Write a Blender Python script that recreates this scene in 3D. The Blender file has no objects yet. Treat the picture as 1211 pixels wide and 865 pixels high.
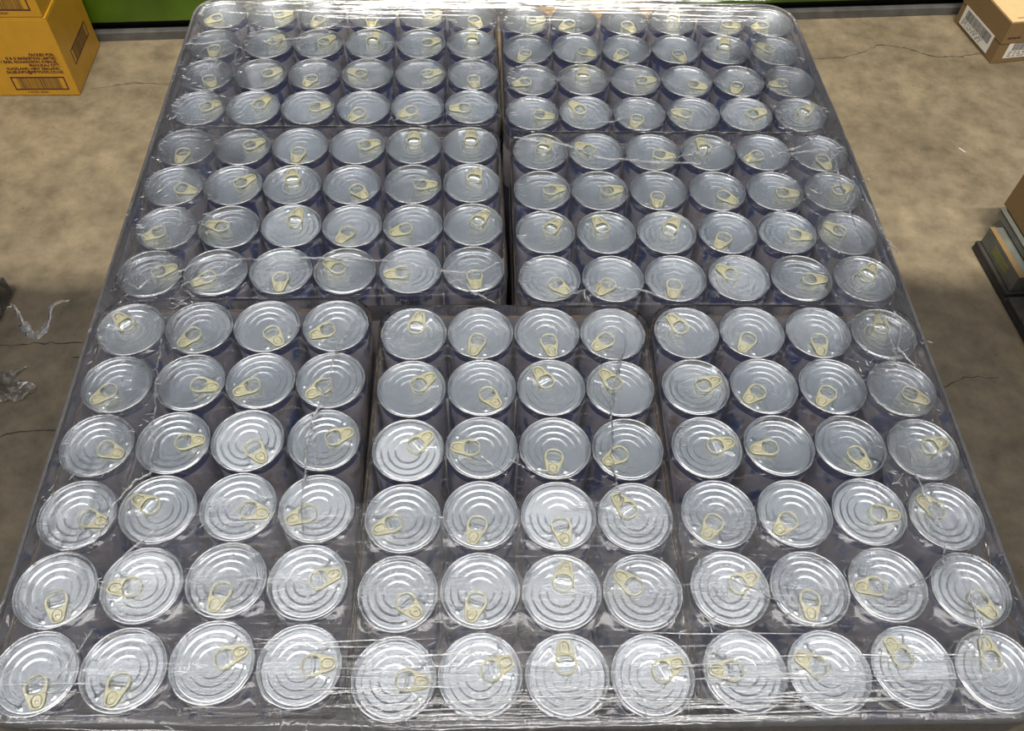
import bpy, bmesh, math, random
from mathutils import Vector, Matrix
C = bpy.context.scene.collection
sc = bpy.context.scene
PI = math.pi
random.seed(7)

# ---------------------------------------------------------------- camera
cam = bpy.data.cameras.new('camera'); cam_ob = bpy.data.objects.new('camera', cam); C.objects.link(cam_ob)
cam.sensor_fit = 'HORIZONTAL'; cam.sensor_width = 36; cam.lens = 30.014; cam.clip_start = .02; cam.clip_end = 200
cr = Vector((0.99895359, 0.03703546, 0.02683472)); cu = Vector((-0.04573541, 0.80892911, 0.58612453)); cf = Vector((0, 0.5867385, -0.80977647))
cam_ob.matrix_world = Matrix(((cr.x, cu.x, -cf.x, 0), (cr.y, cu.y, -cf.y, 0), (cr.z, cu.z, -cf.z, 1.68), (0, 0, 0, 1)))
sc.camera = cam_ob

# ---------------------------------------------------------------- light, world, exposure
TILT = 2.6                       # degrees of lean per brightness step
TOP = .9315                      # height of the can tops above the floor
sc.view_settings.view_transform = 'Standard'; sc.view_settings.look = 'None'
sc.view_settings.exposure = 0.0; sc.view_settings.gamma = 1
sc.view_settings.use_curve_mapping = False
sc.cycles.transparent_max_bounces = 16
sc.cycles.max_bounces = 8
w = bpy.data.worlds.new('warehouse_air'); sc.world = w; w.use_nodes = True
wn = w.node_tree; wn.nodes.clear()
wo = wn.nodes.new('ShaderNodeOutputWorld'); wb = wn.nodes.new('ShaderNodeBackground'); wn.links.new(wb.outputs[0], wo.inputs[0])
wt = wn.nodes.new('ShaderNodeTexCoord'); wsx = wn.nodes.new('ShaderNodeSeparateXYZ'); wr = wn.nodes.new('ShaderNodeValToRGB')
wn.links.new(wt.outputs['Generated'], wsx.inputs[0]); wn.links.new(wsx.outputs['Z'], wr.inputs[0]); wn.links.new(wr.outputs[0], wb.inputs[0])
el = wr.color_ramp.elements
el[0].position = 0.0; el[0].color = (.10, .10, .10, 1)
el[1].position = 1.0; el[1].color = (.70, .66, .61, 1)
for p, c in ((.35, (.11, .13, .15, 1)), (.60, (.075, .10, .135, 1)), (.80, (.13, .165, .21, 1)), (.93, (.40, .41, .42, 1))):
    e = wr.color_ramp.elements.new(p); e.color = c
wb.inputs[1].default_value = .70

def area(name, loc, size, size_y, power, color=(1, .96, .9), aim=None):
    l = bpy.data.lights.new(name, 'AREA'); l.shape = 'RECTANGLE'; l.size = size; l.size_y = size_y; l.energy = power; l.color = color
    o = bpy.data.objects.new(name, l); C.objects.link(o); o.location = loc
    if aim is not None:
        o.rotation_euler = (Vector(aim) - Vector(loc)).to_track_quat('-Z', 'Y').to_euler()
    return o
PANEL_Z = 5.2
PANELS = [1.9, 4.1, 6.9, 10.6]      # rows of ceiling luminaires across the aisle: wide dim panel with a thin bright tube
for y in PANELS:
    area('ceiling_panel_light', (0, y, PANEL_Z), 9.0, .40 + .05 * y, (18 if y < 2 else 5 + 1.7 * y), (1, .97, .93))
    area('ceiling_tube_light', (0, y, PANEL_Z - .03), 9.0, .05, 6 + .7 * y)
area('overhead_fill_light', (0, -.35, 5.6), 7.0, .6, 175, (1, .96, .92))  # fill lamp added overhead to brighten can walls and film
al_ = area('aisle_light_behind', (.16, -1.5, 9.0), 5.0, .025, 1500, (1, .92, .76)); al_.rotation_euler = (math.radians(18), 0, .062)

# ---------------------------------------------------------------- helpers
def new_mat(name):
    m = bpy.data.materials.new(name); m.use_nodes = True; nt = m.node_tree
    b = nt.nodes['Principled BSDF']; return m, nt, b
def simple(name, col, rough=.6, metal=0.0, bump=0, bscale=60, var=0.0):
    m, nt, b = new_mat(name)
    b.inputs['Base Color'].default_value = (*col, 1); b.inputs['Roughness'].default_value = rough; b.inputs['Metallic'].default_value = metal
    if bump or var:
        tc = nt.nodes.new('ShaderNodeTexCoord'); n = nt.nodes.new('ShaderNodeTexNoise'); n.inputs['Scale'].default_value = bscale; n.inputs['Detail'].default_value = 5
        nt.links.new(tc.outputs['Object'], n.inputs['Vector'])
        if bump:
            bp = nt.nodes.new('ShaderNodeBump'); bp.inputs['Strength'].default_value = bump; bp.inputs['Distance'].default_value = .002
            nt.links.new(n.outputs['Fac'], bp.inputs['Height']); nt.links.new(bp.outputs[0], b.inputs['Normal'])
        if var:
            r = nt.nodes.new('ShaderNodeValToRGB'); r.color_ramp.elements[0].position = .3; r.color_ramp.elements[1].position = .7
            r.color_ramp.elements[0].color = (*[c * (1 - var) for c in col], 1); r.color_ramp.elements[1].color = (*[min(1, c * (1 + var)) for c in col], 1)
            nt.links.new(n.outputs['Fac'], r.inputs[0]); nt.links.new(r.outputs[0], b.inputs['Base Color'])
    return m
def mesh_of(name, verts, faces, mat, smooth=False, uvs=None):
    me = bpy.data.meshes.new(name); me.from_pydata([tuple(v) for v in verts], [], faces)
    if mat: me.materials.append(mat)
    if uvs is not None:
        ul = me.uv_layers.new(name='uv')
        for l in me.loops: ul.data[l.index].uv = uvs[l.vertex_index]
    me.update()
    if smooth: me.polygons.foreach_set('use_smooth', [True] * len(me.polygons))
    return me
def link(name, me, parent=None, loc=None, rz=None):
    o = bpy.data.objects.new(name, me); C.objects.link(o)
    if parent: o.parent = parent
    if loc is not None: o.location = loc
    if rz is not None: o.rotation_euler = (0, 0, rz)
    return o
def tag(o, label=None, cat=None, group=None, kind=None):
    if label: o['label'] = label
    if cat: o['category'] = cat
    if group: o['group'] = group
    if kind: o['kind'] = kind
    return o
def boxes_mesh(name, bxs, mat, bevel=0.0):
    """boxes (x0,y0,z0,x1,y1,z1) in one mesh"""
    bm = bmesh.new()
    for x0, y0, z0, x1, y1, z1 in bxs:
        r = bmesh.ops.create_cube(bm, size=1)
        for v in r['verts']:
            v.co = Vector(((x0 + x1) / 2 + v.co.x * (x1 - x0), (y0 + y1) / 2 + v.co.y * (y1 - y0), (z0 + z1) / 2 + v.co.z * (z1 - z0)))
    if bevel: bmesh.ops.bevel(bm, geom=bm.edges[:], offset=bevel, segments=2, affect='EDGES', profile=.5)
    me = bpy.data.meshes.new(name); bm.to_mesh(me); bm.free(); me.materials.append(mat); return me
def lathe(profile, seg, mat, name, close=False):
    V, F = [], []
    for r, z in profile:
        for k in range(seg):
            a = 2 * PI * k / seg; V.append((r * math.cos(a), r * math.sin(a), z))
    for i in range(len(profile) - 1):
        for k in range(seg):
            k2 = (k + 1) % seg; F.append((i * seg + k, i * seg + k2, (i + 1) * seg + k2, (i + 1) * seg + k))
    return V, F
def text_mesh(name, body, size, mat, extrude=.0001, align='LEFT', bold=0.0):
    cu_ = bpy.data.curves.new(name, 'FONT'); cu_.body = body; cu_.size = size; cu_.extrude = extrude; cu_.align_x = align; cu_.offset = bold; cu_.resolution_u = 3
    o = bpy.data.objects.new(name, cu_); C.objects.link(o)
    bpy.context.view_layer.update()
    me = bpy.data.meshes.new_from_object(o.evaluated_get(bpy.context.evaluated_depsgraph_get()))
    bpy.data.objects.remove(o); me.name = name
    me.materials.clear(); me.materials.append(mat); return me
def curve_mesh(name, splines, extrude, bevel, mat, res=2):
    cu_ = bpy.data.curves.new(name, 'CURVE'); cu_.dimensions = '2D'; cu_.fill_mode = 'BOTH'; cu_.extrude = extrude; cu_.bevel_depth = bevel; cu_.bevel_resolution = res
    for pts in splines:
        s = cu_.splines.new('POLY'); s.points.add(len(pts) - 1)
        for i, (x, y) in enumerate(pts): s.points[i].co = (x, y, 0, 1)
        s.use_cyclic_u = True
    o = bpy.data.objects.new(name, cu_); C.objects.link(o)
    bpy.context.view_layer.update()
    me = bpy.data.meshes.new_from_object(o.evaluated_get(bpy.context.evaluated_depsgraph_get()))
    bpy.data.objects.remove(o); me.name = name
    me.materials.clear(); me.materials.append(mat)
    me.polygons.foreach_set('use_smooth', [True] * len(me.polygons)); return me

# ---------------------------------------------------------------- materials
def make_floor_mat():
    m, nt, b = new_mat('concrete'); L = nt.links
    tc = nt.nodes.new('ShaderNodeTexCoord')
    def noise(scale, det=6, rough=.6):
        n = nt.nodes.new('ShaderNodeTexNoise'); n.inputs['Scale'].default_value = scale; n.inputs['Detail'].default_value = det; n.inputs['Roughness'].default_value = rough
        L.new(tc.outputs['Object'], n.inputs['Vector']); return n
    n1 = noise(2.6); n2 = noise(14, 8, .65); n3 = noise(90, 3)
    r1 = nt.nodes.new('ShaderNodeValToRGB'); r1.color_ramp.elements[0].position = .3; r1.color_ramp.elements[1].position = .72
    r1.color_ramp.elements[0].color = (.130, .104, .068, 1); r1.color_ramp.elements[1].color = (.245, .200, .136, 1)
    r2 = nt.nodes.new('ShaderNodeValToRGB'); r2.color_ramp.elements[0].position = .3; r2.color_ramp.elements[1].position = .7
    r2.color_ramp.elements[0].color = (.52, .52, .51, 1); r2.color_ramp.elements[1].color = (1.1, 1.1, 1.1, 1)
    r3 = nt.nodes.new('ShaderNodeValToRGB'); r3.color_ramp.elements[0].position = .27; r3.color_ramp.elements[1].position = .36
    r3.color_ramp.elements[0].color = (.55, .52, .5, 1); r3.color_ramp.elements[1].color = (1, 1, 1, 1)
    L.new(n1.outputs[0], r1.inputs[0]); L.new(n2.outputs[0], r2.inputs[0]); L.new(n3.outputs[0], r3.inputs[0])
    def mul(a, c):
        x = nt.nodes.new('ShaderNodeMix'); x.data_type = 'RGBA'; x.blend_type = 'MULTIPLY'; x.inputs[0].default_value = 1
        L.new(a, x.inputs[6]); L.new(c, x.inputs[7]); return x.outputs[2]
    L.new(mul(mul(r1.outputs[0], r2.outputs[0]), r3.outputs[0]), b.inputs['Base Color'])
    b.inputs['Roughness'].default_value = .55
    bp = nt.nodes.new('ShaderNodeBump'); bp.inputs['Strength'].default_value = .15; bp.inputs['Distance'].default_value = .003
    L.new(n2.outputs[0], bp.inputs['Height']); L.new(bp.outputs[0], b.inputs['Normal'])
    return m
M_floor = make_floor_mat()
M_crack = simple('crack_dirt', (.045, .038, .03), .9)

def make_lid_mat():
    m, nt, b = new_mat('tinplate_lid'); L = nt.links
    oi = nt.nodes.new('ShaderNodeObjectInfo'); tc = nt.nodes.new('ShaderNodeTexCoord')
    mp = nt.nodes.new('ShaderNodeMapping'); mp.inputs['Scale'].default_value = (14, 900, 1)
    n = nt.nodes.new('ShaderNodeTexNoise'); n.inputs['Scale'].default_value = 1; n.inputs['Detail'].default_value = 2
    L.new(tc.outputs['Object'], mp.inputs[0]); L.new(mp.outputs[0], n.inputs['Vector'])
    b.inputs['Metallic'].default_value = 1.0; b.inputs['Base Color'].default_value = (.74, .78, .82, 1)
    mr = nt.nodes.new('ShaderNodeMapRange'); mr.inputs[3].default_value = .22; mr.inputs[4].default_value = .25
    b.inputs['Roughness'].default_value = .25
    return m
M_lid = make_lid_mat()
M_seam = simple('seam_metal', (.72, .74, .76), .22, 1.0)
M_tab = simple('pale_gold_tab', (.86, .82, .55), .36, .6, var=.08, bscale=300)
M_rivet = simple('rivet_metal', (.80, .76, .62), .3, .9)

def make_body_mat():
    m, nt, b = new_mat('printed_can_wall'); L = nt.links
    tc = nt.nodes.new('ShaderNodeTexCoord'); sx = nt.nodes.new('ShaderNodeSeparateXYZ'); L.new(tc.outputs['Object'], sx.inputs[0])
    oi = nt.nodes.new('ShaderNodeObjectInfo')
    add = nt.nodes.new('ShaderNodeVectorMath'); add.operation = 'ADD'
    cmb = nt.nodes.new('ShaderNodeCombineXYZ'); L.new(oi.outputs['Random'], cmb.inputs[0]); L.new(oi.outputs['Random'], cmb.inputs[1])
    mp = nt.nodes.new('ShaderNodeMapping'); mp.inputs['Scale'].default_value = (1, 1, .45); L.new(tc.outputs['Object'], mp.inputs[0])
    L.new(mp.outputs[0], add.inputs[0]); L.new(cmb.outputs[0], add.inputs[1])
    n = nt.nodes.new('ShaderNodeTexNoise'); n.inputs['Scale'].default_value = 42; n.inputs['Detail'].default_value = 2
    L.new(add.outputs[0], n.inputs['Vector'])
    r = nt.nodes.new('ShaderNodeValToRGB'); e = r.color_ramp.elements
    e[0].position = .33; e[0].color = (.03, .05, .30, 1); e[1].position = .74; e[1].color = (.42, .32, .27, 1)
    for p, c in ((.39, (.08, .17, .45, 1)), (.45, (.50, .49, .58, 1)), (.62, (.64, .59, .62, 1))):
        k = r.color_ramp.elements.new(p); k.color = c
    L.new(n.outputs[0], r.inputs[0])
    # navy band just under the seam
    n2 = nt.nodes.new('ShaderNodeTexNoise'); n2.inputs['Scale'].default_value = 25; L.new(add.outputs[0], n2.inputs['Vector'])
    ma = nt.nodes.new('ShaderNodeMath'); ma.operation = 'MULTIPLY_ADD'; ma.inputs[1].default_value = .010; L.new(n2.outputs[0], ma.inputs[0]); L.new(sx.outputs['Z'], ma.inputs[2])
    gt = nt.nodes.new('ShaderNodeMath'); gt.operation = 'GREATER_THAN'; gt.inputs[1].default_value = -.0075; L.new(ma.outputs[0], gt.inputs[0])
    mx = nt.nodes.new('ShaderNodeMix'); mx.data_type = 'RGBA'; L.new(gt.outputs[0], mx.inputs[0]); L.new(r.outputs[0], mx.inputs[6]); mx.inputs[7].default_value = (.018, .035, .22, 1)
    L.new(mx.outputs[2], b.inputs['Base Color']); b.inputs['Metallic'].default_value = .15; b.inputs['Roughness'].default_value = .32
    return m
M_body = make_body_mat()
M_ink = simple('black_ink', (.015, .013, .016), .5)

def film_mat(name, haze0, haze1, su, sv, bstr, crinkle=90, tint=(.93, .94, .97), thr=.58, gl=1.0, ks=1.0, gr=.07):
    """clear plastic film: mostly transparent, with a glossy skin over stretched folds and whitened creases"""
    m = bpy.data.materials.new(name); m.use_nodes = True; nt = m.node_tree; nt.nodes.clear(); L = nt.links
    out = nt.nodes.new('ShaderNodeOutputMaterial')
    uv = nt.nodes.new('ShaderNodeTexCoord')
    mp = nt.nodes.new('ShaderNodeMapping'); mp.inputs['Scale'].default_value = (su, sv, 1); L.new(uv.outputs['UV'], mp.inputs[0])
    n1 = nt.nodes.new('ShaderNodeTexNoise'); n1.inputs['Scale'].default_value = 1; n1.inputs['Detail'].default_value = 4; n1.inputs['Roughness'].default_value = .6; n1.inputs['Distortion'].default_value = .4
    L.new(mp.outputs[0], n1.inputs['Vector'])
    n2 = nt.nodes.new('ShaderNodeTexNoise'); n2.inputs['Scale'].default_value = crinkle; n2.inputs['Detail'].default_value = 3; n2.inputs['Distortion'].default_value = 1.2; L.new(uv.outputs['UV'], n2.inputs['Vector'])
    n3 = nt.nodes.new('ShaderNodeTexNoise'); n3.inputs['Scale'].default_value = 9; n3.inputs['Detail'].default_value = 1; L.new(uv.outputs['UV'], n3.inputs['Vector'])
    ad = nt.nodes.new('ShaderNodeMath'); ad.operation = 'MULTIPLY_ADD'; ad.inputs[1].default_value = .35 * ks; L.new(n2.outputs[0], ad.inputs[0]); L.new(n1.outputs[0], ad.inputs[2])
    bp = nt.nodes.new('ShaderNodeBump'); bp.inputs['Strength'].default_value = bstr; bp.inputs['Distance'].default_value = .004; L.new(ad.outputs[0], bp.inputs['Height'])
    # crease mask: narrow peaks of the stretched noise, only where the film is gathered
    r1 = nt.nodes.new('ShaderNodeValToRGB'); r1.color_ramp.elements[0].position = thr; r1.color_ramp.elements[1].position = thr + .10; L.new(n1.outputs[0], r1.inputs[0])
    r3 = nt.nodes.new('ShaderNodeValToRGB'); r3.color_ramp.elements[0].position = .42; r3.color_ramp.elements[1].position = .62; L.new(n3.outputs[0], r3.inputs[0])
    mm = nt.nodes.new('ShaderNodeMath'); mm.operation = 'MULTIPLY'; L.new(r1.outputs[0], mm.inputs[0]); L.new(r3.outputs[0], mm.inputs[1])
    mr = nt.nodes.new('ShaderNodeMapRange'); mr.inputs[3].default_value = haze0; mr.inputs[4].default_value = haze1; L.new(mm.outputs[0], mr.inputs[0])
    tr = nt.nodes.new('ShaderNodeBsdfTransparent'); tr.inputs[0].default_value = (.985, .985, .99, 1)
    df = nt.nodes.new('ShaderNodeBsdfDiffuse'); df.inputs[0].default_value = (*tint, 1)
    mx = nt.nodes.new('ShaderNodeMixShader'); L.new(mr.outputs[0], mx.inputs[0]); L.new(tr.outputs[0], mx.inputs[1]); L.new(df.outputs[0], mx.inputs[2])
    gs = nt.nodes.new('ShaderNodeBsdfGlossy'); gs.inputs['Roughness'].default_value = gr; gs.inputs[0].default_value = (1, 1, 1, 1); L.new(bp.outputs[0], gs.inputs['Normal'])
    fr = nt.nodes.new('ShaderNodeFresnel'); fr.inputs[0].default_value = 1.5; L.new(bp.outputs[0], fr.inputs['Normal'])
    fm = nt.nodes.new('ShaderNodeMath'); fm.operation = 'MULTIPLY'; fm.inputs[1].default_value = gl; fm.use_clamp = True; L.new(fr.outputs[0], fm.inputs[0])
    m2 = nt.nodes.new('ShaderNodeMixShader'); L.new(fm.outputs[0], m2.inputs[0]); L.new(mx.outputs[0], m2.inputs[1]); L.new(gs.outputs[0], m2.inputs[2])
    L.new(m2.outputs[0], out.inputs[0]); return m
M_stretch = film_mat('stretch_film', .035, .30, 5, 170, .5, gl=1.0, thr=.60)
M_side = film_mat('stretch_film_sides', .13, .40, 90, 5, .5, gl=1.0, thr=.55)
M_shrink = film_mat('shrink_film', .025, .25, 26, 26, .06, crinkle=160, thr=.68, gl=.7, ks=.5)
M_crease = film_mat('gathered_film', .40, .97, 60, 300, 1.0, crinkle=220, thr=.42, gl=4.5, gr=.2)
M_scrap = film_mat('loose_film', .02, .30, 30, 60, 1.0, crinkle=150, thr=.58, gl=2.2, gr=.08)
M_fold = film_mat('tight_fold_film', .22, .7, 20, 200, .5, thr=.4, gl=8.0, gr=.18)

M_pucker_glint = film_mat('pucker_glint_film', .5, .95, 20, 200, .6, thr=.35, gl=8.0, gr=.12)  # near-opaque white put into the slivers in place of glints
M_kraft = simple('kraft_board', (.175, .110, .048), .75, bump=.1, bscale=120, var=.08)
M_kraft_pale = simple('kraft_board_inside', (.55, .40, .21), .75, var=.05, bscale=40)
M_gold = simple('gold_printed_carton', (.44, .235, .020), .38, .15, bump=.08, bscale=25, var=.06)
M_gold_dark = simple('carton_ink', (.055, .012, .02), .5)
M_bar = simple('barcode_ink_brown', (.09, .05, .02), .55)
M_label = simple('paper_label', (.62, .60, .58), .6)
M_label_ink = simple('grey_label_ink', (.13, .13, .135), .6)
M_green = simple('green_paint', (.040, .080, .003), .32, var=.35, bscale=6)
M_gap_shade = simple('gap_shade_black', (.006, .006, .007), .8)  # black colour standing in for shade inside gaps and openings
M_plinth = simple('grey_steel_rail', (.09, .09, .09), .5, .3, var=.25, bscale=20)
M_wood = simple('weathered_pallet_wood', (.18, .125, .075), .8, bump=.4, bscale=45, var=.3)
M_wood_dark = simple('dark_dirty_wood', (.028, .025, .022), .8, bump=.4, bscale=45, var=.3)
M_tray = simple('printed_tray_board', (.72, .68, .70), .5, var=.25, bscale=18)
M_case = simple('printed_case', (.42, .41, .46), .45, var=.4, bscale=20)
M_grey_board = simple('grey_printed_board', (.095, .10, .09), .6, var=.3, bscale=18)
M_slab = simple('grey_plastic_slab', (.12, .13, .125), .5, var=.2, bscale=30)
M_moss = simple('faded_yellow_print', (.14, .14, .05), .7)
M_steel = simple('rack_steel', (.5, .49, .47), .5, .5)

# ---------------------------------------------------------------- floor
fl = link('floor', mesh_of('floor', [(-8, -8, 0), (8, -8, 0), (8, 8, 0), (-8, 8, 0)], [(0, 1, 2, 3)], M_floor)); fl['kind'] = 'structure'
def crack(pts, wd):
    P = []
    for (x0, y0), (x1, y1) in zip(pts[:-1], pts[1:]):
        n = max(2, int(math.hypot(x1 - x0, y1 - y0) / .012))
        for i in range(n): P.append((x0 + (x1 - x0) * i / n + random.gauss(0, .0012), y0 + (y1 - y0) * i / n + random.gauss(0, .0022)))
    P.append(pts[-1]); V, F = [], []
    for i, (x, y) in enumerate(P):
        a = wd * (.25 + random.random()) * min(1, 4 * min(i + .3, len(P) - 1 - i + .3) / len(P)); V += [(x, y - a, .0006), (x, y + a, .0006)]
    F = [(2 * i, 2 * i + 2, 2 * i + 3, 2 * i + 1) for i in range(len(P) - 1)]
    o = link('crack', mesh_of('crack', V, F, M_crack), fl)
crack([(-1.40, 1.196), (-1.24, 1.204), (-1.15, 1.219), (-1.07, 1.224), (-.98, 1.226)], .0022)
crack([(-1.40, .95), (-1.145, .958), (-1.09, .972), (-1.01, .981), (-.9, .985)], .0016)
crack([(-1.365, 2.20), (-1.29, 2.222), (-1.221, 2.245), (-1.101, 2.245), (-.9, 2.26)], .0020)
crack([(.85, 2.52), (.952, 2.535), (1.06, 2.552), (1.132, 2.587), (1.2, 2.636), (1.283, 2.623), (1.34, 2.59), (1.387, 2.578), (1.47, 2.592), (1.539, 2.614), (1.7, 2.63)], .0026)
crack([(1.0, 1.19), (1.034, 1.201), (1.082, 1.229), (1.117, 1.243), (1.2, 1.25)], .0018)
crack([(-1.06, 1.183), (-1.02, 1.181)], .002)

# ---------------------------------------------------------------- can data (metres, degrees of the tab)
CANS = [
 [(-0.4636,1.1768,-135), (-0.3887,1.1818,23), (-0.3140,1.1878,-109), (-0.2392,1.1942,-83), (-0.1619,1.2001,23), (-0.0874,1.2040,-59), (-0.0030,1.1979,14), (0.0707,1.2047,-132), (0.1481,1.2086,-61), (0.2224,1.2143,74), (0.2993,1.2190,-18), (0.3729,1.2222,-151)],
 [(-0.4577,1.1007,-80), (-0.3814,1.1083,52), (-0.3073,1.1142,49), (-0.2318,1.1200,78), (-0.1569,1.1258,26), (-0.0823,1.1304,88), (0.0016,1.1239,-109), (0.0750,1.1312,-25), (0.1486,1.1348,-123), (0.2226,1.1406,-69), (0.2982,1.1452,87), (0.3735,1.1485,147)],
 [(-0.4508,1.0272,-59), (-0.3756,1.0341,30), (-0.3007,1.0407,-105), (-0.2256,1.0461,165), (-0.1502,1.0518,18), (-0.0756,1.0568,-80), (0.0094,1.0506,-152), (0.0836,1.0563,90), (0.1584,1.0611,11), (0.2331,1.0633,-25), (0.3087,1.0690,-110), (0.3823,1.0735,-166)],
 [(-0.4441,0.9531,29), (-0.3706,0.9598,54), (-0.2966,0.9652,18), (-0.2208,0.9708,-122), (-0.1469,0.9770,-142), (-0.0724,0.9830,-171), (0.0122,0.9754,-8), (0.0859,0.9814,135), (0.1606,0.9844,-108), (0.2362,0.9891,169), (0.3103,0.9943,18), (0.3858,0.9982,48)],
 [(-0.4407,0.8724,-93), (-0.3669,0.8782,36), (-0.2921,0.8847,-94), (-0.2175,0.8902,22), (-0.1436,0.8961,96), (-0.0688,0.9024,92), (0.0243,0.8957,67), (0.0985,0.9008,151), (0.1737,0.9044,-13), (0.2486,0.9094,106), (0.3232,0.9147,-148), (0.3996,0.9177,-76)],
 [(-0.4358,0.7984,-14), (-0.3624,0.8045,41), (-0.2890,0.8109,102), (-0.2136,0.8159,-46), (-0.1369,0.8219,6), (-0.0625,0.8288,77), (0.0283,0.8213,15), (0.1019,0.8256,12), (0.1771,0.8306,-97), (0.2534,0.8347,-40), (0.3284,0.8396,-3), (0.4039,0.8436,27)],
 [(-0.4251,0.7253,-141), (-0.3508,0.7315,169), (-0.2763,0.7383,81), (-0.2027,0.7429,-116), (-0.1292,0.7485,-148), (-0.0558,0.7547,57), (0.0334,0.7476,52), (0.1081,0.7515,116), (0.1827,0.7562,60), (0.2585,0.7610,-121), (0.3326,0.7658,-10), (0.4074,0.7686,147)],
 [(-0.4237,0.6509,29), (-0.3492,0.6577,-139), (-0.2743,0.6645,-84), (-0.2006,0.6692,150), (-0.1246,0.6749,-164), (-0.0503,0.6810,-81), (0.0394,0.6722,-44), (0.1141,0.6759,-127), (0.1879,0.6811,-101), (0.2636,0.6865,143), (0.3382,0.6905,2), (0.4140,0.6946,55)],
 [(-0.4214,0.5687,138), (-0.3474,0.5756,-123), (-0.2739,0.5818,-50), (-0.1982,0.5870,-150), (-0.1104,0.5807,82), (-0.0366,0.5862,-105), (0.0371,0.5903,-76), (0.1109,0.5933,-136), (0.1941,0.6000,127), (0.2685,0.6049,-120), (0.3437,0.6087,-91), (0.4181,0.6110,85)],
 [(-0.4143,0.4952,-131), (-0.3389,0.5022,-8), (-0.2655,0.5086,-144), (-0.1920,0.5134,-136), (-0.1053,0.5068,43), (-0.0311,0.5127,-49), (0.0427,0.5168,124), (0.1165,0.5196,130), (0.1979,0.5261,25), (0.2720,0.5313,-138), (0.3464,0.5351,-127), (0.4213,0.5363,-31)],
 [(-0.4113,0.4214,-18), (-0.3366,0.4284,11), (-0.2631,0.4349,-47), (-0.1869,0.4393,25), (-0.1008,0.4322,43), (-0.0271,0.4391,-179), (0.0474,0.4425,-95), (0.1214,0.4451,-144), (0.2026,0.4515,18), (0.2774,0.4576,-168), (0.3512,0.4615,-64), (0.4260,0.4612,24)],
 [(-0.4053,0.3453,-13), (-0.3312,0.3547,156), (-0.2562,0.3615,-12), (-0.1812,0.3634,-151), (-0.0976,0.3572,-151), (-0.0235,0.3645,-104), (0.0514,0.3673,-75), (0.1256,0.3699,130), (0.2067,0.3769,-121), (0.2815,0.3813,-134), (0.3551,0.3870,-4), (0.4302,0.3858,137)],
 [(-0.4002,0.2714,-69), (-0.3248,0.2796,-172), (-0.2506,0.2881,-102), (-0.1768,0.2896,22), (-0.0938,0.2828,-43), (-0.0196,0.2894,-105), (0.0546,0.2913,81), (0.1290,0.2948,143), (0.2094,0.3019,29), (0.2833,0.3054,-97), (0.3568,0.3127,-173), (0.4335,0.3115,-58)],
 [(-0.3922,0.1982,-67), (-0.3188,0.2048,-96), (-0.2456,0.2145,25), (-0.1707,0.2146,8), (-0.0888,0.2077,-3), (-0.0151,0.2140,28), (0.0597,0.2168,96), (0.1335,0.2201,27), (0.2139,0.2278,180), (0.2878,0.2304,153), (0.3622,0.2376,124), (0.4360,0.2378,96)],
]

# how bright each lid reads: 0 dull .. 2 bright
BR = ['1 1 1 1 1 1 .8 1 1 1 1 1', '.2 .2 .1 .8 1 1.1 .4 1 .8 1 1 1', '.1 .9 0 1.2 1.3 1.2 0 0 .9 1.5 .2 1', '0 0 0 0 0 0 1.1 0 1.6 1 .3 .7',
      '1.2 1.5 .1 .5 1.3 1.2 1.5 .4 .8 1.3 .8 .8', '.7 0 0 0 1 0 .8 .8 .8 .6 .3 .6', '.9 0 1.6 .9 .3 0 .3 .2 .8 .4 1.1 .8', '.5 .3 1.2 .1 1.2 .4 1 1 1 1.7 .2 1',
      '.2 1 0 .2 0 .9 .2 1.1 .1 1 1.1 .2', '.5 1.4 1.1 .4 1 1 .6 1 1.9 1 1.1 1.3', '.7 .1 1.1 .1 1.2 .1 .5 1 .1 1.4 1.4 .3', '1.2 .8 1 1.1 .7 .7 1.3 .9 .4 .7 1 1',
      '.6 1.4 .3 1.2 .8 1 1.2 .8 1.2 .8 .8 1.2', '.8 1.8 .8 1.1 1.9 1.3 1.2 1.2 2 1.3 1.6 1.2']
BR = [[float(v) for v in l.split()] for l in BR]

# ---------------------------------------------------------------- one can
mm = .001
def smax(a, b, k): 
    h = max(0.0, min(1.0, .5 + .5 * (a - b) / k)); return b + (a - b) * h + k * h * (1 - h)
def ss(t): t = max(0.0, min(1.0, t)); return t * t * (3 - 2 * t)
def lid_z(x, y):
    r = math.hypot(x, y)
    z = -3.3
    lobe1 = 12.0 - math.hypot((x - 26.5), y * 1.0)
    lobe2 = 14.0 - math.hypot((x - 26.0), y * .95)
    for d, dep in ((smax(r - 28.0, lobe1, 3.5), .85), (smax(r - 21.0, lobe2, 3.0), .8), (smax(r - 13.8, 9.0 - math.hypot(x - 24, y), 2), .75)):
        z += -dep * ss(-d / 1.7) * .62
    for bx in (10.6, 13.6): z += .55 * math.exp(-((x - bx) / .8) ** 2) * ss((7.0 - abs(y)) / 1.2)
    for sy in (-1, 1): z += 1.2 * math.exp(-(((x - 24.8) ** 2 + (y - sy * 13.2) ** 2) / 1.15 ** 2))
    return z
def spin(prof, seg, name, mat, fn=None):
    V, F = [], []
    for r, z in prof:
        for k in range(seg):
            a = 2 * PI * k / seg; x, y = r * math.cos(a), r * math.sin(a)
            V.append((x * mm, y * mm, (fn(x, y) if z is None else z) * mm))
    for i in range(len(prof) - 1):
        for k in range(seg):
            k2 = (k + 1) % seg; F.append((i * seg + k, (i + 1) * seg + k, (i + 1) * seg + k2, i * seg + k2))
    return mesh_of(name, V, F, mat, True)
def lid_mesh():
    return spin([(.001, None)] + [(i * .5, None) for i in range(1, 65)] + [(32.6, -3.5), (33.1, -4.0), (33.6, -4.3)], 128, 'lid', M_lid, lid_z)
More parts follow.
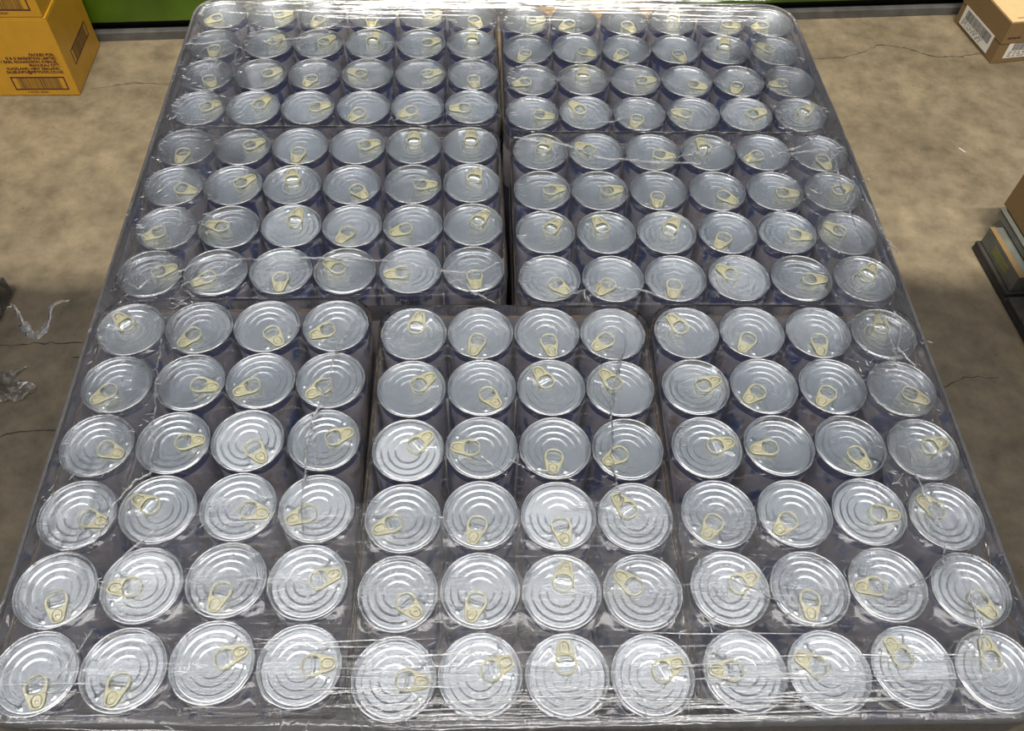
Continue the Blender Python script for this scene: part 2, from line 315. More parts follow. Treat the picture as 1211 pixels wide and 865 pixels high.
def rim_mesh():
    return spin([(32.9, -5.2), (33.5, -4.6), (33.9, -3.4), (34.1, -2.2), (34.3, -.9), (34.6, -.25), (35.1, 0.0), (35.8, 0.0), (36.3, -.25), (36.6, -.8), (36.6, -2.6), (36.35, -3.1), (35.9, -3.2)], 96, 'rim', M_seam)
def body_mesh():
    pr = [(35.9, -3.1), (35.6, -4.0), (35.4, -6.5), (35.9, -9.0), (36.0, -12)]
    pr += [(36.0, -20), (36.0, -60), (36.0, -98), (35.6, -104), (36.4, -106.5), (36.5, -109.2), (35.6, -109.8), (33.5, -108), (5, -107)]
    V, F = lathe([(r * mm, z * mm) for r, z in pr], 64, M_body, 'body')
    F = [tuple(reversed(f)) for f in F]
    return mesh_of('can_wall', V, F, M_body, True)
def tab_mesh():
    def hull(c1, r1, c2, r2, n=40, flat=0):
        d = c2 - c1; b = math.acos((r1 - r2) / d) if abs(r1 - r2) < d else 0
        pts = []
        for i in range(n + 1):
            a = b + (2 * PI - 2 * b) * i / n; pts.append((c1 + r1 * math.cos(a), r1 * math.sin(a)))
        for i in range(n + 1):
            a = -b + 2 * b * i / n; pts.append((c2 + r2 * math.cos(a), r2 * math.sin(a)))
        return pts
    s = [hull(10.8, 9.5, 25.0, 5.9)]
    hole = [(10.0 + 8.0 * math.copysign(abs(math.cos(a)) ** .75, math.cos(a)), 8.2 * math.copysign(abs(math.sin(a)) ** .75, math.sin(a)) * (1 - .012 * math.cos(a))) for a in [2 * PI * k / 36 for k in range(36)]]
    nose = hull(22.9, 4.8, 25.8, 4.3, 20)
    s += [hole, nose]
    sc_ = lambda P: [(x * mm, y * mm) for x, y in P]
    a = curve_mesh('tab', [sc_(p) for p in s], .18 * mm, .44 * mm, M_tab, 2)
    b = curve_mesh('island', [sc_(hull(22.6, 3.6, 25.7, 2.9, 16))], .12 * mm, .3 * mm, M_tab, 1)
    bm = bmesh.new(); bm.from_mesh(a)
    for v in bm.verts: v.co.z += -1.75 * mm + .5 * mm * ss((v.co.x / mm) / 24 * -1 + 1) * .8
    bm2 = bmesh.new(); bm2.from_mesh(b)
    for v in bm2.verts: v.co.z += -2.2 * mm
    t = bpy.data.meshes.new('t'); bm2.to_mesh(t); bm.from_mesh(t)
    me = bpy.data.meshes.new('pull_tab'); bm.to_mesh(me); me.materials.append(M_tab)
    me.polygons.foreach_set('use_smooth', [True] * len(me.polygons)); return me
def rivet_mesh():
    V, F = lathe([(.01 * mm, -1.4 * mm), (1.0 * mm, -1.45 * mm), (1.7 * mm, -1.7 * mm), (2.0 * mm, -2.1 * mm), (2.0 * mm, -3.2 * mm)], 20, M_rivet, 'rivet')
    F = [tuple(reversed(f)) for f in F]
    return mesh_of('rivet', [(x + 24.6 * mm, y, z) for x, y, z in V], F, M_rivet, True)
ME_lid, ME_rim, ME_body, ME_tab, ME_rivet = lid_mesh(), rim_mesh(), body_mesh(), tab_mesh(), rivet_mesh()
def wrap_text(me, rad, ang, z):
    for v in me.vertices:
        a = ang + v.co.x / rad; rr = rad + v.co.z; zz = z + v.co.y
        v.co = (rr * math.cos(a), rr * math.sin(a), zz)
    me.update(); return me
ME_text = wrap_text(text_mesh('lettering', 'Pedigree', .0135, M_ink, .00012, 'CENTER', .0002), .0362, -PI / 2, -.0215)

TRAYN = ['back-left', 'back-right', 'middle-left', 'middle-right', 'front-left', 'front-centre', 'front-right']
def tray_of(r, c):
    if r >= 8: return 4 + c // 4, c % 4, r - 8, 4, 6
    return (r // 4) * 2 + c // 6, c % 6, r % 4, 6, 4
COLN = ['leftmost', 'second from left', 'third from left', 'fourth from left', 'fifth from left', 'rightmost']
ROWN = ['front row', 'second row from front', 'third row from front', 'fourth row from front', 'fifth row from front', 'sixth row']
def dirn(a):
    return ['right', 'upper right', 'up', 'upper left', 'left', 'lower left', 'down', 'lower right'][int(((a + 22.5) % 360) // 45)]
proto = None
for r in range(14):
    for c in range(12):
        x, y, a = CANS[r][c]; t, tcx, trw, ncol, nrow = tray_of(r, c)
        col = 'rightmost' if tcx == ncol - 1 else COLN[tcx]; row = 'rear row' if trw == 0 else ROWN[nrow - 1 - trw]
        root = bpy.data.objects.new('ring_pull_can', None) if proto is None else proto.copy()
        C.objects.link(root); root.empty_display_size = .03
        root.location = (x, y, TOP); root.rotation_euler = (0, 0, math.radians(a)); root.scale = (1, 1, 1)
        b_ = BR[r][c]
        tag(root, 'can, tab %s, %s in %s, %s tray' % (dirn(a), col, row, TRAYN[t].replace('-', ' ')), 'can', 'ring-pull food cans packed on the pallet')
        if proto is None:
            proto = root
            pb = link('can_wall', ME_body, root); pl = link('lid', ME_lid, root); pm = link('rim', ME_rim, root); pt = link('pull_tab', ME_tab, root); pv = link('rivet', ME_rivet, pt)
            lb, ll, lt = pb, pl, pt
        else:
            lb, ll, lt, lv, lm = pb.copy(), pl.copy(), pt.copy(), pv.copy(), pm.copy()
            for k_, pa in ((lb, root), (ll, root), (lt, root), (lv, lt), (lm, root)): C.objects.link(k_); k_.parent = pa
        # slight lean of each pressed lid in its seam, in world axes: x across, y away
        y_hit = y * (PANEL_Z - .18) / .7515           # where the level lid mirrors the ceiling
        best = None
        for k_ in range(-24, 25):
            tt = k_ / 10 * 1.3; e_ = math.atan2(PANEL_Z - TOP, y_hit - y) + math.radians(2 * tt); yy = y + (PANEL_Z - TOP) / math.tan(e_)
            dd = min(abs(yy - p_) / (.85 + .12 * p_) for p_ in PANELS); want = 1.0 - min(1.0, b_ / 1.8)
            sc_k = abs(dd - want) + .04 * abs(tt)
            if best is None or sc_k < best[0]: best = (sc_k, tt)
        tx = math.radians(best[1]) ; ty = math.radians(random.uniform(-1.0, 1.0))
        lean = Matrix.Rotation(tx, 3, 'X') @ Matrix.Rotation(ty, 3, 'Y')
        rz = Matrix.Rotation(math.radians(a), 3, 'Z')
        q = (rz.inverted() @ lean @ rz).to_euler()
        ll.rotation_euler = q; lt.rotation_euler = q
        # printed wall: turn the brand lettering to the aisle
        if (r, c) in ((7, 3), (7, 4), (7, 6), (7, 7), (3, 6), (3, 7), (3, 3)):
            lo = link('lettering', ME_text, root); lo.rotation_euler = (0, 0, math.radians(-a + (12 if c < 6 else -6) * (1 if (r + c) % 2 else .3)))
            lo['label'] = 'black script lettering round the can wall'

# ---------------------------------------------------------------- trays, shrink wrap, cases below
ALPHA = [.0783, .0631, .0823, .0622, .074, .056, .0504]
RC = .0367
def tray_frame(t):
    al = ALPHA[t]; ca, sa = math.cos(al), math.sin(al)
    P = [(CANS[r][c][0] * ca + CANS[r][c][1] * sa, -CANS[r][c][0] * sa + CANS[r][c][1] * ca) for r in range(14) for c in range(12) if tray_of(r, c)[0] == t]
    xs = [p[0] for p in P]; ys = [p[1] for p in P]
    return al, min(xs), max(xs), min(ys), max(ys), P
def rrect(hx, hy, r, n=8):
    P = []
    for q, (sx, sy) in enumerate(((1, 1), (-1, 1), (-1, -1), (1, -1))):
        for k in range(n + 1):
            a = (q + k / n) * PI / 2; P.append((sx * (hx - r) + r * math.cos(a), sy * (hy - r) + r * math.sin(a)))
    return P
def prism_rings(rings, mat, name):
    V = [p for r_ in rings for p in r_]; n = len(rings[0]); F = []
    for i in range(len(rings) - 1): F += [(i * n + k, i * n + (k + 1) % n, (i + 1) * n + (k + 1) % n, (i + 1) * n + k) for k in range(n)]
    F += [tuple(range(n))[::-1], tuple((len(rings) - 1) * n + k for k in range(n))]
    return mesh_of(name, V, F, mat)
def tray_shell(hx, hy, th, H):
    o_ = rrect(hx + th, hy + th, .031 + th); i_ = rrect(hx, hy, .031)
    me_ = prism_rings([[(x, y, 0) for x, y in o_], [(x, y, H) for x, y in o_], [(x, y, H) for x, y in i_], [(x, y, .0025) for x, y in i_]], M_tray, 'tray_board')
    me_.materials.append(M_kraft); n_ = len(o_)
    for k in range(n_, 2 * n_): me_.polygons[k].material_index = 1
    return me_
CASE_H = .1123; BASE = TOP - .110 - .003
case_done = {}
for t in range(7):
    al, x0, x1, y0, y1, P = tray_frame(t)
    cx, cy = (x0 + x1) / 2, (y0 + y1) / 2; ca, sa = math.cos(al), math.sin(al)
    root = bpy.data.objects.new('can_tray', None); C.objects.link(root)
    root.location = (cx * ca - cy * sa, cx * sa + cy * ca, BASE); root.rotation_euler = (0, 0, al)
    tag(root, 'shrink-wrapped cardboard tray holding the cans, %s of the seven trays' % TRAYN[t], 'tray', 'shrink-wrapped trays on the pallet')
    hx, hy = (x1 - x0) / 2 + RC + .0004, (y1 - y0) / 2 + RC + .0004; th = .0014; H = .092
    link('tray_board', tray_shell(hx, hy, th, H), root)
    # shrink film: grid over the can tops, sagging between them, turned down at the edges
    Q = [(px - cx, py - cy) for px, py in P]
    gx = hx + th + .0006; gy = hy + th + .0006; step = .0042
    nx, ny = int(2 * gx / step), int(2 * gy / step); V, F, U = [], [], []
    rnd = random.Random(t * 11 + 3); ph = [rnd.uniform(0, 6) for _ in range(6)]
    drops = [(0, -.045), (0, -.02), (0, -.008), (.0006, -.003)]
    xsv = [-gx] * 3 + [-gx + 2 * gx * i / nx for i in range(nx + 1)] + [gx] * 3
    ysv = [-gy] * 3 + [-gy + 2 * gy * i / ny for i in range(ny + 1)] + [gy] * 3
    ztop = TOP - BASE + .0010
    dz = [.045, .018, .005] 
    for j, yy in enumerate(ysv):
        for i, xx in enumerate(xsv):
            d = min((xx - a_) ** 2 + (yy - b__) ** 2 for a_, b__ in Q) ** .5
            z = ztop - min(.0045, max(0, d - .0362) * .45) + .0003 * math.sin(xx * 90 + ph[0]) * math.sin(yy * 70 + ph[1])
            e = 0
            if i < 3: e = max(e, dz[i])
            if i > len(xsv) - 4: e = max(e, dz[len(xsv) - 1 - i])
            if j < 3: e = max(e, dz[j])
            if j > len(ysv) - 4: e = max(e, dz[len(ysv) - 1 - j])
            if e: z = ztop - e
            elif i in (3, len(xsv) - 4) or j in (3, len(ysv) - 4): z = ztop - .0008
            fx, fy = xx, yy; cr_ = .0316 + th; ex_, ey_ = abs(xx) - (gx - cr_), abs(yy) - (gy - cr_)
            if ex_ > 0 and ey_ > 0 and math.hypot(ex_, ey_) > cr_:
                l_ = math.hypot(ex_, ey_); fx = math.copysign(gx - cr_ + ex_ / l_ * cr_, xx); fy = math.copysign(gy - cr_ + ey_ / l_ * cr_, yy)
            V.append((fx, fy, z)); U.append((xx + t * .7, yy - e))
    n_ = len(xsv)
    for j in range(len(ysv) - 1):
        for i in range(n_ - 1): F.append((j * n_ + i, j * n_ + i + 1, (j + 1) * n_ + i + 1, (j + 1) * n_ + i))
    so = link('shrink_wrap', mesh_of('shrink_wrap', V, F, M_shrink, True, U), root)
    so['label'] = 'clear shrink film over the can tops'
    so.data.materials.append(M_side)
    for p_ in so.data.polygons:
        ii, jj = p_.index % (n_ - 1), p_.index // (n_ - 1)
        if ii < 3 or ii > n_ - 5 or jj < 3 or jj > len(ysv) - 5: p_.material_index = 1
    if t == 4:   # barcode printed on the tray's right wall
        bb = []; yb = -.060; rb = random.Random(3)
        while yb < .045:
            wd = rb.choice((.0012, .002, .0032)); bb.append((hx + th, yb - .045, H - .05, hx + th + .0003, yb + wd - .045, H - .004)); yb += wd + rb.choice((.0015, .0025))
        link('barcode', boxes_mesh('barcode', [(hx + th - .0001, -.115, H - .054, hx + th + .0002, .008, H - .001)], M_label), root).name = 'barcode_panel'
        link('barcode', boxes_mesh('barcode', bb, M_ink), root)
    cm = prism_rings([[(x, y, z) for x, y in rrect(hx, hy, .0335)] for z in (.0004, CASE_H - .0006)], M_case, 'wrapped_case')
    for k in range(6):
        zc = BASE - CASE_H * (k + 1)
        lo = bpy.data.objects.new('wrapped_case', cm) if k == 0 else first_case.copy()
        if k == 0: first_case = lo
        C.objects.link(lo); lo.location = (root.location.x, root.location.y, zc); lo.rotation_euler = (0, 0, al)
        tag(lo, 'wrapped case of cans in the layers under the top trays', 'case', 'wrapped cases under the top trays')
PZ = BASE - CASE_H * 6          # top of the pallet
al = .0632
pr = bpy.data.objects.new('wooden_pallet', None); C.objects.link(pr); pr.location = (-.005, .714, 0); pr.rotation_euler = (0, 0, al)
tag(pr, 'wooden pallet under the film-wrapped stack of cans', 'pallet')
for i in range(7):
    yy = -.55 + i * 1.1 / 6
    link('deck_board', boxes_mesh('deck_board', [(-.48, yy - .06, PZ - .0215, .48, yy + .06, PZ - .0005)], M_wood, .002), pr)
for i in range(3):
    xx = -.43 + i * .43
    link('stringer', boxes_mesh('stringer', [(xx - .045, -.6, .019, xx + .045, .6, PZ - .0215)], M_wood, .003), pr)
for i in range(3):
    yy = -.53 + i * .53
    link('base_board', boxes_mesh('base_board', [(-.48, yy - .06, .001, .48, yy + .06, .019)], M_wood, .002), pr)

# ---------------------------------------------------------------- stretch film round the stack
def convex(P):
    P = sorted(set(P)); 
    def half(P):
        h = []
        for p in P:
            while len(h) > 1 and (h[-1][0] - h[-2][0]) * (p[1] - h[-2][1]) - (h[-1][1] - h[-2][1]) * (p[0] - h[-2][0]) <= 0: h.pop()
            h.append(p)
        return h
    a = half(P); b = half(P[::-1]); return a[:-1] + b[:-1]
pts = []
for r in range(14):
    for c in range(12):
        x, y, _ = CANS[r][c]
        for k in range(40): pts.append((round(x + .0425 * math.cos(k * PI / 20), 5), round(y + .0425 * math.sin(k * PI / 20), 5)))
for t in range(7):
    a_, x0, x1, y0, y1, _ = tray_frame(t)
    for X in (x0, x1):
        for Y in (y0, y1):
            for k in range(40):
                px, py = X + .0440 * math.cos(k * PI / 20), Y + .0440 * math.sin(k * PI / 20)
                pts.append((round(px * math.cos(a_) - py * math.sin(a_), 5), round(px * math.sin(a_) + py * math.cos(a_), 5)))
H_ = convex(pts)
per = [0]
for i in range(len(H_)): a_, b_ = H_[i], H_[(i + 1) % len(H_)]; per.append(per[-1] + math.hypot(b_[0] - a_[0], b_[1] - a_[1]))
NS = 860; hull = []; j = 0
for k in range(NS):
    s = per[-1] * k / NS
    while per[j + 1] < s: j += 1
    f_ = (s - per[j]) / (per[j + 1] - per[j]); a_, b_ = H_[j], H_[(j + 1) % len(H_)]
    hull.append((a_[0] + (b_[0] - a_[0]) * f_, a_[1] + (b_[1] - a_[1]) * f_))
gc, gs_ = math.cos(al), math.sin(al)
loc = [(x * gc + y * gs_, -x * gs_ + y * gc) for x, y in hull]
lx0, lx1 = min(p[0] for p in loc), max(p[0] for p in loc); ly0, ly1 = min(p[1] for p in loc), max(p[1] for p in loc)
# inner loop: how far the film laps over the top on each side
iL, iR, iF, iB = .105, .095, .20, .085
inner = []
rnd = random.Random(5); phs = [rnd.uniform(0, 6.28) for _ in range(8)]
for k, (x, y) in enumerate(loc):
    s = per[-1] * k / NS
    ix = lx0 + iL + (x - lx0) * (lx1 - lx0 - iL - iR) / (lx1 - lx0); iy = ly0 + iF + (y - ly0) * (ly1 - ly0 - iF - iB) / (ly1 - ly0)
    wv = .010 * math.sin(s * 14 + phs[0]) + .007 * math.sin(s * 31 + phs[1]) + .004 * math.sin(s * 67 + phs[2])
    d = math.hypot(ix - x, iy - y); ix += (ix - x) / d * wv; iy += (iy - y) / d * wv
    inner.append((ix, iy))
allc = [(CANS[r][c][0], CANS[r][c][1]) for r in range(14) for c in range(12)]
def top_sag(x, y):
    d = min((x - a_) ** 2 + (y - b_) ** 2 for a_, b_ in allc) ** .5
    return min(.0018, max(0, d - .0365) * .2)
V, F, U = [], [], []
tops = [1.0, .99] + [.97 - .023 * i for i in range(40)] + [.045, .02]     # inner -> edge
walls = [(.0006, .0), (.0002, .003), (0, .008), (0, .02), (.001, .05), (0, .09), (0, .115), (0, .2), (0, .35), (0, .5), (0, .65), (0, .75), (.002, .775)]
rings = []
for fi, f_ in enumerate(tops):
    row = []
    for k in range(NS):
        s = per[-1] * k / NS; hx_, hy_ = loc[k]; ix, iy = inner[k]
        x = hx_ + (ix - hx_) * f_; y = hy_ + (iy - hy_) * f_
        wx, wy = x * gc - y * gs_, x * gs_ + y * gc
        d = math.hypot(ix - hx_, iy - hy_) * f_
        sg = top_sag(wx, wy) * min(1, max(0, (d - .010) / .01))
        z = TOP + .0038 - sg - .0012 * math.exp(-d / .006) + .0005 * math.sin(s * 40 + d * 60 + phs[3]) + .0006 * math.sin(d * 210 + 3 * math.sin(s * 3 + phs[4]))
        z = max(z, TOP + .0024 - sg)
        row.append((wx, wy, z)); U.append((s, d))
    rings.append(row)
for off, dz_ in walls:
    row = []
    for k in range(NS):
        s = per[-1] * k / NS; x, y = loc[k]; n_x, n_y = x - (lx0 + lx1) / 2, y - (ly0 + ly1) / 2; l_ = math.hypot(n_x, n_y)
        wob = .0012 * math.sin(s * 55 + dz_ * 9 + phs[5]) if dz_ > .01 else 0
        x += n_x / l_ * (wob - off); y += n_y / l_ * (wob - off)
        row.append((x * gc - y * gs_, x * gs_ + y * gc, TOP + .0018 - dz_)); U.append((s, -dz_))
    rings.append(row)
for row in rings: V += row
for i in range(len(rings) - 1):
    for k in range(NS):
        k2 = (k + 1) % NS; F.append((i * NS + k, (i + 1) * NS + k, (i + 1) * NS + k2, i * NS + k2))
sf = link('stretch_film', mesh_of('stretch_film', V, F, M_stretch, True, U))
sf.data.materials.append(M_side)
for p_ in sf.data.polygons:
    if p_.index >= (len(tops) - 2) * NS: p_.material_index = 1
tag(sf, 'clear stretch film wrapped round the whole pallet of cans, lapped over its edges', 'film wrap')

CREASES = [
 (2.2, [(-0.012,0.913), (0.037,0.907), (0.074,0.898), (0.092,0.884), (0.115,0.879), (0.159,0.879), (0.203,0.877), (0.242,0.879)]),
 (1.5, [(0.170,0.875), (0.215,0.894), (0.250,0.907), (0.280,0.923)]),
 (1.8, [(0.299,0.887), (0.334,0.903), (0.371,0.922), (0.400,0.948)]),
 (1.8, [(0.326,0.897), (0.376,0.912), (0.435,0.925)]),
 (2.2, [(0.414,0.915), (0.413,0.868), (0.415,0.821), (0.416,0.767), (0.416,0.728)]),
 (1.6, [(-0.388,0.649), (-0.373,0.665), (-0.349,0.672), (-0.297,0.675), (-0.238,0.680), (-0.183,0.683), (-0.130,0.681)]),
 (1.8, [(-0.380,0.629), (-0.359,0.643), (-0.339,0.649), (-0.321,0.669)]),
 (1.8, [(-0.130,0.680), (-0.087,0.671), (-0.066,0.654), (-0.050,0.639), (-0.020,0.624)]),
 (1.3, [(-0.087,0.671), (-0.054,0.668), (-0.032,0.676), (-0.016,0.693)]),
 (2.0, [(-0.458,0.643), (-0.443,0.631), (-0.426,0.622), (-0.417,0.639)]),
 (1.4, [(0.044,0.634), (0.078,0.648), (0.100,0.661), (0.152,0.653), (0.175,0.639)]),
 (2.2, [(-0.176,0.616), (-0.176,0.597), (-0.184,0.571), (-0.190,0.549), (-0.192,0.528), (-0.193,0.502), (-0.198,0.484), (-0.200,0.455), (-0.201,0.418), (-0.198,0.402), (-0.197,0.381), (-0.189,0.337), (-0.186,0.320)]),
 (1.8, [(-0.184,0.542), (-0.168,0.526), (-0.161,0.504), (-0.166,0.492)]),
 (1.8, [(-0.192,0.420), (-0.181,0.405), (-0.170,0.407)]),
 (2.2, [(0.116,0.627), (0.123,0.600), (0.125,0.571), (0.118,0.553), (0.110,0.517), (0.105,0.490), (0.105,0.464), (0.103,0.434), (0.108,0.401), (0.112,0.374), (0.109,0.352)]),
 (1.2, [(0.434,0.640), (0.438,0.619), (0.427,0.588), (0.417,0.562)]),
 (1.8, [(0.427,0.588), (0.429,0.579), (0.440,0.563)]),
 (1.4, [(0.408,0.477), (0.406,0.444), (0.409,0.423), (0.413,0.393), (0.420,0.358)]),
 (1.8, [(0.419,0.355), (0.411,0.332), (0.395,0.321), (0.359,0.297)]),
 (1.4, [(-0.381,0.551), (-0.371,0.490), (-0.367,0.477), (-0.353,0.417), (-0.347,0.389), (-0.360,0.379), (-0.370,0.358), (-0.378,0.310)]),
 (1.6, [(-0.494,1.086), (-0.464,1.092), (-0.439,1.103)]),
 (1.6, [(-0.390,1.104), (-0.355,1.111), (-0.316,1.119)]),
 (1.6, [(-0.439,1.103), (-0.439,1.071), (-0.442,1.043)]),
 (1.3, [(-0.439,1.103), (-0.404,1.076), (-0.378,1.060)]),
 (2.0, [(0.185,1.216), (0.204,1.234), (0.232,1.257), (0.228,1.254)]),
 (1.4, [(0.094,0.964), (0.108,0.955), (0.121,0.955), (0.134,0.965)]),
 (1.3, [(0.418,0.639), (0.419,0.608), (0.420,0.578), (0.420,0.555)]),
 (1.6, [(0.243,0.885), (0.248,0.926)]),
 (1.3, [(-0.026,0.426), (-0.008,0.413), (0.001,0.399)]),
 (1.2, [(-0.000,0.423), (0.021,0.413), (0.050,0.411), (0.067,0.401)]),
 (1.6, [(0.459,0.734), (0.451,0.755), (0.446,0.788), (0.440,0.821)]),
 (1.2, [(0.208,0.307), (0.231,0.300), (0.254,0.286)]),
 (1.2, [(0.431,0.331), (0.430,0.300), (0.429,0.257)]),
 (1.2, [(0.429,0.308), (0.427,0.272), (0.427,0.232)]),
 (1.2, [(-0.352,0.278), (-0.345,0.307), (-0.322,0.334)]),
 (1.2, [(-0.368,0.193), (-0.358,0.218), (-0.350,0.236)]),
]

def crease_mesh(pts, wmm, seed, mat=M_crease, z0=TOP + .0052):
    rn = random.Random(seed); P = []
    for (x0, y0), (x1, y1) in zip(pts[:-1], pts[1:]):
        n = max(2, int(math.hypot(x1 - x0, y1 - y0) / .0028))
        for i in range(n): P.append((x0 + (x1 - x0) * i / n, y0 + (y1 - y0) * i / n))
    P.append(pts[-1]); N = len(P)
    V, F, U = [], [], []; s = 0; jx = jy = 0
    for i in range(N):
        a_, b_ = P[max(0, i - 1)], P[min(N - 1, i + 1)]; dx, dy = b_[0] - a_[0], b_[1] - a_[1]; l_ = math.hypot(dx, dy) or 1; nx_, ny_ = -dy / l_, dx / l_
        jx = jx * .7 + rn.gauss(0, .0006); 
        wd = wmm * mm * (.35 + 1.0 * rn.random() ** 2) * min(1, .25 + 3 * min(i, N - 1 - i) / N)
        px, py = P[i][0] + nx_ * jx, P[i][1] + ny_ * jx; zc = z0 + rn.uniform(0, .0012)
        for q, hz in ((-1, -.0008), (-.45, .0006 * rn.random()), (0, .0012 * rn.random() + .0006), (.5, .0004 * rn.random()), (1, -.0008)):
            V.append((px + nx_ * wd * q, py + ny_ * wd * q, zc + hz)); U.append((s + seed, q * wd))
        s += .0028
        if i: F += [((i - 1) * 5 + k, (i - 1) * 5 + k + 1, i * 5 + k + 1, i * 5 + k) for k in range(4)]
        if rn.random() < .28:          # little side tears and glinting whiskers
            ln = rn.uniform(.002, .008) * (1 if rn.random() < .5 else -1); b0 = len(V) - 5
            whisk.append((px, py, zc, nx_ * ln + dx / l_ * rn.uniform(-.004, .004), ny_ * ln + dy / l_ * rn.uniform(-.004, .004)))
    return V, F, U
for k, (wmm, pts) in enumerate(CREASES):
    whisk = []
    V, F, U = crease_mesh(pts, wmm * .85, k + 1)
    for px, py, pz, ex, ey in whisk:
        b0 = len(V); l_ = math.hypot(ex, ey); nx_, ny_ = -ey / l_ * .0005, ex / l_ * .0005
        V += [(px - nx_, py - ny_, pz), (px + nx_, py + ny_, pz), (px + ex, py + ey, pz + .0004)]; F.append((b0, b0 + 1, b0 + 2)); U += [(0, 0), (.001, 0), (0, .004)]
    o = link('film_crease', mesh_of('film_crease', V, F, M_crease, True, U), sf); o['label'] = 'whitened ropy crease in the film'
# taut straight folds across the front and rear edges
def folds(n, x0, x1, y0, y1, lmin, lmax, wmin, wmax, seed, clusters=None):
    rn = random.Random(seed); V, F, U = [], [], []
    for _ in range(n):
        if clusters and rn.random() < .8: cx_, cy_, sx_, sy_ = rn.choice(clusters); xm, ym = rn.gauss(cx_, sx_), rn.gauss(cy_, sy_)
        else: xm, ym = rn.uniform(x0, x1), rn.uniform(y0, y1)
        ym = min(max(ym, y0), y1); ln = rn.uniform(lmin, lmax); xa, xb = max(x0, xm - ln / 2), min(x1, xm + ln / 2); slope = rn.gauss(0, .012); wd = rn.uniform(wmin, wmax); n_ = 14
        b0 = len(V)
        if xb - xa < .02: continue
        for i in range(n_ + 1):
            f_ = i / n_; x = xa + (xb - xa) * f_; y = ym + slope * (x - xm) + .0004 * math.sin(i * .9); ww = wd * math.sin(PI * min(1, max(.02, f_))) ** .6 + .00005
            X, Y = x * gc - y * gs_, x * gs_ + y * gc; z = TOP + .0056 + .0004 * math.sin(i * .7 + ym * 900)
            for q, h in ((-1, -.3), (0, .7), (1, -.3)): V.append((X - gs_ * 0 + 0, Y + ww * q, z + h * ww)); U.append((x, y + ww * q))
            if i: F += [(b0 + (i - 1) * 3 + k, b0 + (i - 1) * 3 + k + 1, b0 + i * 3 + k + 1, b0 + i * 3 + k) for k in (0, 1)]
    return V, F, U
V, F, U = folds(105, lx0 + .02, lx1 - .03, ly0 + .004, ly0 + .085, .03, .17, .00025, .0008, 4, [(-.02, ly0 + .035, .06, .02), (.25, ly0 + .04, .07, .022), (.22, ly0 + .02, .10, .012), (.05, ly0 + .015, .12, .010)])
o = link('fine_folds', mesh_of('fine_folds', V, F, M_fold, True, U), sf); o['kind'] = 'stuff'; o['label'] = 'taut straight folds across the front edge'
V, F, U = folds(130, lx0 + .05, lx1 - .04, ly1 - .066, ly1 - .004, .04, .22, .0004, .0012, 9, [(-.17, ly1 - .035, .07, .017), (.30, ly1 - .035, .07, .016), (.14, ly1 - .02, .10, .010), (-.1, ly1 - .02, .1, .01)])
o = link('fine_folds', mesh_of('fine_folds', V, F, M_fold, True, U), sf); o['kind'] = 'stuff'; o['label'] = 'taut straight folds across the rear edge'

# short white slivers put in as glints on puckered film, most of them at the tray edges
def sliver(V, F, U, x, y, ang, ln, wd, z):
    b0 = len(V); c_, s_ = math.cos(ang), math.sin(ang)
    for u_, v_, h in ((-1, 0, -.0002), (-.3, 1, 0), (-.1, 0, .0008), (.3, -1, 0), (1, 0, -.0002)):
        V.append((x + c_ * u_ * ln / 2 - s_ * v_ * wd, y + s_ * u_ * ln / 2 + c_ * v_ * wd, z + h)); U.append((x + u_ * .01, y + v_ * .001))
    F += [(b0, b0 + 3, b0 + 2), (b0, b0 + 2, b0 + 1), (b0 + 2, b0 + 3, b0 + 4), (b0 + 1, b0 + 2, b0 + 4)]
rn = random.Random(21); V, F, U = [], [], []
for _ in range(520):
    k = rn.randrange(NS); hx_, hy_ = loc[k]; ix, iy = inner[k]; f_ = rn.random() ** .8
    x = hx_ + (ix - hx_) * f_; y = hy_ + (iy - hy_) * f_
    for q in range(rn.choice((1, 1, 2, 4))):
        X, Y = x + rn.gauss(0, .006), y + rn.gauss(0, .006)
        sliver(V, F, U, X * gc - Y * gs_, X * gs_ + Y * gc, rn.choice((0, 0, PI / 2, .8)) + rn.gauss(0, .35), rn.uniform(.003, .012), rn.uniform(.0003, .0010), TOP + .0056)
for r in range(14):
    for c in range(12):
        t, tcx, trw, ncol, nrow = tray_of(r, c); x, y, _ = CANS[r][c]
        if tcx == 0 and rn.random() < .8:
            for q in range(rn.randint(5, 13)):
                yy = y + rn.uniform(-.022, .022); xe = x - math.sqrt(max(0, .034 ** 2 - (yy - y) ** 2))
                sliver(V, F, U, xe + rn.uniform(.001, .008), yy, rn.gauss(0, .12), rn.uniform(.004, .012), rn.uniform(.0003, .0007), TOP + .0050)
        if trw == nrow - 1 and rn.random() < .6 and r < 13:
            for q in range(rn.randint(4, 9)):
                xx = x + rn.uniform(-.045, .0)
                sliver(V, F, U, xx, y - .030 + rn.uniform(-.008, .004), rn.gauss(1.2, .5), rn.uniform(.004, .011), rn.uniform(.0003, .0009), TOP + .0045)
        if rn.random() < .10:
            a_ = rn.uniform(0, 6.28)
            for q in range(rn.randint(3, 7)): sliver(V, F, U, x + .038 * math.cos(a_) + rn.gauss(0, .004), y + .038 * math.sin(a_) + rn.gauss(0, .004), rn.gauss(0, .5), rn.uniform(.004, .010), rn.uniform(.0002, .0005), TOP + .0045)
o = link('pucker_glints', mesh_of('pucker_glints', V, F, M_pucker_glint, False, U), sf); o['kind'] = 'stuff'; o['label'] = 'white slivers painted as glints on the puckered film'

